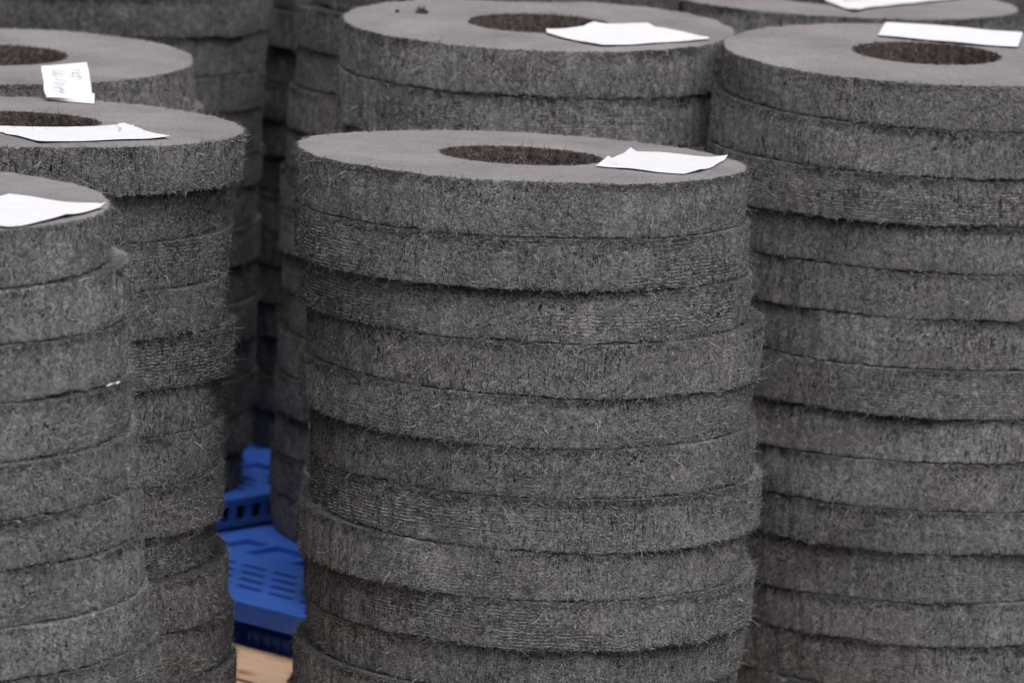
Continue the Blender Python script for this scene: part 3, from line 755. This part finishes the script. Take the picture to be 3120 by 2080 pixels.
# ------------------------------------------------------------ papers
def sheet(name, pts, plane, mat, label, group=None, lift=0.0012, curls={}, thick=0.0003):
    """flat torn sheet whose outline lies on a ring's top face; curls: index -> how far that corner rises"""
    p, n = plane
    w = [at(x, y, plane) + n * lift for x, y in pts]
    c0 = sum(w, Vector()) / len(w)
    bm = bmesh.new()
    vs = [bm.verts.new(q - c0) for q in w]
    f = bm.faces.new(vs)
    if f.normal.dot(n) < 0: f.normal_flip()
    r = bmesh.ops.triangulate(bm, faces=[f])
    bmesh.ops.subdivide_edges(bm, edges=bm.edges[:], cuts=5, use_grid_fill=True)
    bmesh.ops.triangulate(bm, faces=bm.faces[:])
    rg = random.Random(len(pts)); ph = [rg.uniform(0, 6) for _ in range(4)]
    for v in bm.verts:
        h = 0.0006 * (1 + math.sin(v.co.x * 60 + ph[0]) * math.sin(v.co.y * 45 + ph[1]))
        for ix, amt in curls.items():
            dd = (v.co - (w[ix] - c0)).length
            h += amt * max(0, 1 - dd / 0.05) ** 2
        v.co += n * h
    r = bmesh.ops.extrude_face_region(bm, geom=bm.faces[:])
    for v in [g_ for g_ in r['geom'] if isinstance(g_, bmesh.types.BMVert)]: v.co += n * thick
    o = finish(bm, name, mat)
    o.location = c0
    tag(o, label, 'paper', group)
    return o, c0

def strokes(parent, origin, lines, to3d, width=0.0007, h=0.0009):
    bm = bmesh.new()
    for ln in lines:
        P = [to3d(x, y) for x, y in ln]
        for a, b in zip(P[:-1], P[1:]):
            dv = (b[0] - a[0]); nn = a[1]
            sd_ = dv.cross(nn).normalized() * width / 2
            o_ = nn * h
            vs = [bm.verts.new(q - origin + o_) for q in (a[0] - sd_, a[0] + sd_, b[0] + sd_, b[0] - sd_)]
            bm.faces.new(vs)
    return finish(bm, 'handwriting', INK, parent)

PG = 'papers lying on the stacks'
NL, FL, FC_, RT, BC, FR, BLf = (TOPS[k_] for k_ in ('near_left', 'front_left', 'front_centre', 'right', 'back_centre', 'far_right', 'back_left'))
PLAIN = paper_mat('white_paper')
o, c0 = sheet('paper_sheet', [(1816, 510), (1853, 480), (1865, 488), (1899, 471), (1921, 455), (1940, 466), (2019, 470), (2083, 476), (2169, 484), (2217, 484), (2205, 494), (2172, 512), (2134, 525), (2083, 534), (2044, 531), (2001, 528), (1917, 518), (1858, 515)],
      FC_, paper_mat('squared_paper', (0.35, 0.0105, 0.0105, 0.40)), 'small square-ruled paper with a torn left corner on the front middle stack', PG, curls={9: .003, 12: .002})
strokes(o, c0, [[(1852, 502), (1860, 503), (1869, 504.5)], [(1866, 503.5), (1874, 505.5), (1881, 508)]], lambda x, y: (at(x, y, FC_) + FC_[1] * .0022, FC_[1]), .0010)
o, c0 = sheet('paper_sheet', [(-70, 394), (0, 390), (165, 392), (203, 392), (361, 385), (362, 380), (368, 381), (378, 379), (399, 387), (406, 385), (408, 391), (432, 399), (436, 402), (496, 417), (519, 425), (425, 429), (283, 433), (142, 438), (116, 438), (83, 427), (52, 418), (19, 412), (7, 407), (-40, 408)],
      FL, paper_mat('lined_paper', (0.12, 0, 0.006, 0.25)), 'long lined paper with a ragged right end on the stack left of middle', PG, curls={14: .002, 18: .002})
strokes(o, c0, [[(308, 394), (318, 394.5), (330, 395.5), (342, 395)], [(350, 392), (362, 396), (368, 401), (360, 407)]], lambda x, y: (at(x, y, FL) + FL[1] * .003, FL[1]), .0007)
sheet('paper_sheet', [(-75, 640), (-40, 615), (0, 604), (28, 597), (99, 608), (196, 623), (283, 632), (307, 636), (323, 634), (302, 643), (201, 667), (130, 680), (59, 696), (24, 698), (0, 695), (-50, 686)],
      NL, PLAIN, 'blank white sheet on the nearest stack, cut by the left edge of the photo', PG, curls={8: .004, 10: .003}, lift=.002)
o, c0 = sheet('paper_strip', [(2699, 75), (2850, 84), (2990, 96), (3116, 107), (3101, 150), (2950, 140), (2800, 126), (2674, 113)],
      RT, PLAIN, 'long blank white paper strip lying across the hole of the right stack', PG, lift=.0025)
sheet('paper_sheet', [(1664, 98), (1777, 87), (1793, 82), (1810, 80), (1850, 82), (1973, 76), (1998, 89), (2020, 90), (2053, 97.5), (2139, 116), (2160, 119), (2158, 126), (2053, 133), (1926, 141), (1835, 144), (1752, 129), (1705, 119), (1666, 107)],
      BC, PLAIN, 'plain white diamond-shaped sheet on the stack behind the front middle one', PG, curls={3: .004, 0: .002}, lift=.002)
o, c0 = sheet('paper_note', [(2498, -4), (2520, 12), (2560, 27), (2604, 41), (2640, 31), (2720, 22), (2820, 12), (2950, -3), (3010, -14), (2900, -40), (2700, -42), (2560, -26)],
      FR, PLAIN, 'crumpled white note with faint writing at the upper right edge of the photo', PG, curls={3: .003, 7: .004}, lift=.003)
wr = []
for q in range(9):
    x = 2572 + q * 14; y = 12 - q * 1.4
    wr.append([(x, y - 5), (x + 5, y + 3), (x + 8, y - 6)] if q % 2 else [(x, y + 2), (x + 3, y - 6), (x + 9, y - 3), (x + 5, y + 3)])
strokes(o, c0, wr, lambda x, y: (at(x, y, FR) + FR[1] * .0045, FR[1]), .0008)

# the folded slip: rests on the rim of the back left stack and hangs down on to the ring in front
def slip():
    vp = lambda Yv: (Vector((0, Yv, 0)), Vector((0, -1, 0)))
    def body(x, y): return at(x, y, vp(5.79 - .145 * (y - 192) / 97.0))
    R = [[body(125, 202), body(190, 197), body(264, 190)],
         [body(127, 220), body(194, 216), body(270, 212)],
         [body(133, 250), body(200, 248), body(275, 244)],
         [body(133, 272), body(203, 272), body(279, 270)],
         [body(138, 289), body(206, 289), body(280, 287)]]
    lo = (FL[0] + FL[1] * .0012, FL[1])
    L = [[at(140, 288, vp(5.642)), at(208, 288, vp(5.642)), at(288, 285, vp(5.642))],
         [at(141, 297, vp(5.634)), at(209, 299, vp(5.634)), at(288, 301, vp(5.634))],
         [at(143, 305, lo), at(211, 311, lo), at(287, 317, lo)],
         [at(146, 304, lo) + Vector((0, .006, 0)), at(212, 309, lo) + Vector((0, .006, 0)), at(283, 314, lo) + Vector((0, .006, 0))]]
    c0 = R[0][0].copy()
    def grid(rows, name, parent=None):
        bm = bmesh.new()
        vs = [[bm.verts.new(q - c0) for q in row] for row in rows]
        for a in range(len(vs) - 1):
            for b in range(2): bm.faces.new([vs[a][b], vs[a + 1][b], vs[a + 1][b + 1], vs[a][b + 1]])
        bmesh.ops.subdivide_edges(bm, edges=bm.edges[:], cuts=2, use_grid_fill=True)
        bmesh.ops.recalc_face_normals(bm, faces=bm.faces)
        r = bmesh.ops.extrude_face_region(bm, geom=bm.faces[:])
        for v in [g_ for g_ in r['geom'] if isinstance(g_, bmesh.types.BMVert)]: v.co += Vector((0, -.0002, .0003))
        return finish(bm, name, PLAIN, parent)
    o = grid(R, 'paper_slip'); o.location = c0
    tag(o, 'folded white slip with two columns of handwriting bridging the two left stacks', 'paper', PG)
    grid(L, 'folded_edge', o)
    def t3(x, y):
        X, Yp = 100 + x / 9.22, 170 + y / 9.22
        return body(X, Yp) + Vector((0, -.0008, .0035)), Vector((0, -.14, .99))
    ln = [[(560, 540), (600, 505), (700, 495), (800, 515), (900, 545)], [(600, 560), (625, 590), (700, 605), (780, 595)],
          [(620, 745), (720, 765), (830, 785), (960, 805)], [(600, 862), (700, 890), (790, 915), (890, 918)], [(705, 820), (740, 828)], [(780, 848), (830, 865)],
          [(555, 1000), (640, 985), (700, 972), (750, 985), (790, 1030), (860, 1065)], [(770, 1010), (840, 1040), (890, 1070)],
          [(1110, 495), (1200, 485), (1290, 490), (1300, 520)], [(1130, 605), (1200, 600), (1280, 585), (1370, 590)], [(1270, 640), (1320, 680), (1370, 715)], [(1110, 560), (1140, 610)]]
    # straight pieces split finely so that they follow the fold
    fine = []
    for l in ln:
        q = []
        for (x0, y0), (x1, y1) in zip(l[:-1], l[1:]):
            for s_ in range(4): q.append((x0 + (x1 - x0) * s_ / 4, y0 + (y1 - y0) * s_ / 4))
        fine.append(q + [l[-1]])
    strokes(o, c0, fine, t3, .0012, .0006)
slip()

# a sliver of paper caught in a seam, a tuft of lint, a few crumbs
def blob(name, x, y, plane, size, mat, label, cat, seed_, fl=0.6):
    rg = random.Random(seed_)
    p = at(x, y, plane)
    bm = bmesh.new(); bmesh.ops.create_icosphere(bm, subdivisions=3, radius=1.0)
    for v in bm.verts:
        s_ = 1 + 0.35 * math.sin(v.co.x * 5 + seed_) * math.cos(v.co.y * 6 + 1) + rg.uniform(-.18, .18)
        v.co = Vector((v.co.x * size, v.co.y * size * .8, max(-0.5, v.co.z) * size * fl)) * s_
    # strands sticking out
    for _ in range(60):
        a = rg.uniform(0, 6.28); e = rg.uniform(0, 1.2); d_ = Vector((math.cos(a) * math.cos(e), math.sin(a) * math.cos(e), math.sin(e)))
        sd_ = d_.orthogonal().normalized() * .0003
        q0 = d_ * size * .6; q1 = d_ * size * rg.uniform(1.1, 1.9)
        bm.faces.new([bm.verts.new(q0 - sd_), bm.verts.new(q0 + sd_), bm.verts.new(q1 + sd_ * .3), bm.verts.new(q1 - sd_ * .3)])
    o = finish(bm, name, mat); o.location = p + plane[1] * size * fl * .4
    tag(o, label, cat)
blob('lint_tuft', 1285, 42, BC, .0075, LINT, 'small dark brown lint tuft on the grey top face behind the middle stack', 'lint', 3)
blob('lint_crumb', 1210, 39, BC, .003, LINT, 'tiny dark crumb left of the lint tuft on the same top face', 'crumb', 4)

def scrap(pts, Yv, label):
    pl = (Vector((0, Yv, 0)), Vector((0, -1, 0)))
    w = [at(x, y, pl) for x, y in pts]
    for k_, q in enumerate(w): q.y += 0.004 * (k_ % 2)
    c0 = w[0].copy(); bm = bmesh.new(); f = bm.faces.new([bm.verts.new(q - c0) for q in w])
    bmesh.ops.triangulate(bm, faces=[f])
    r = bmesh.ops.extrude_face_region(bm, geom=bm.faces[:])
    for v in [g_ for g_ in r['geom'] if isinstance(g_, bmesh.types.BMVert)]: v.co += Vector((0, -.0004, 0))
    o = finish(bm, 'paper_scrap', PLAIN); o.location = c0
    tag(o, label, 'paper scrap')
Yn = STACKS['near_left'][0]
scrap([(317, 1178), (333, 1169), (350, 1165), (366, 1162), (360, 1168), (345, 1172), (330, 1177)], Yn - .088, 'thin white paper sliver caught in a seam of the nearest left stack')
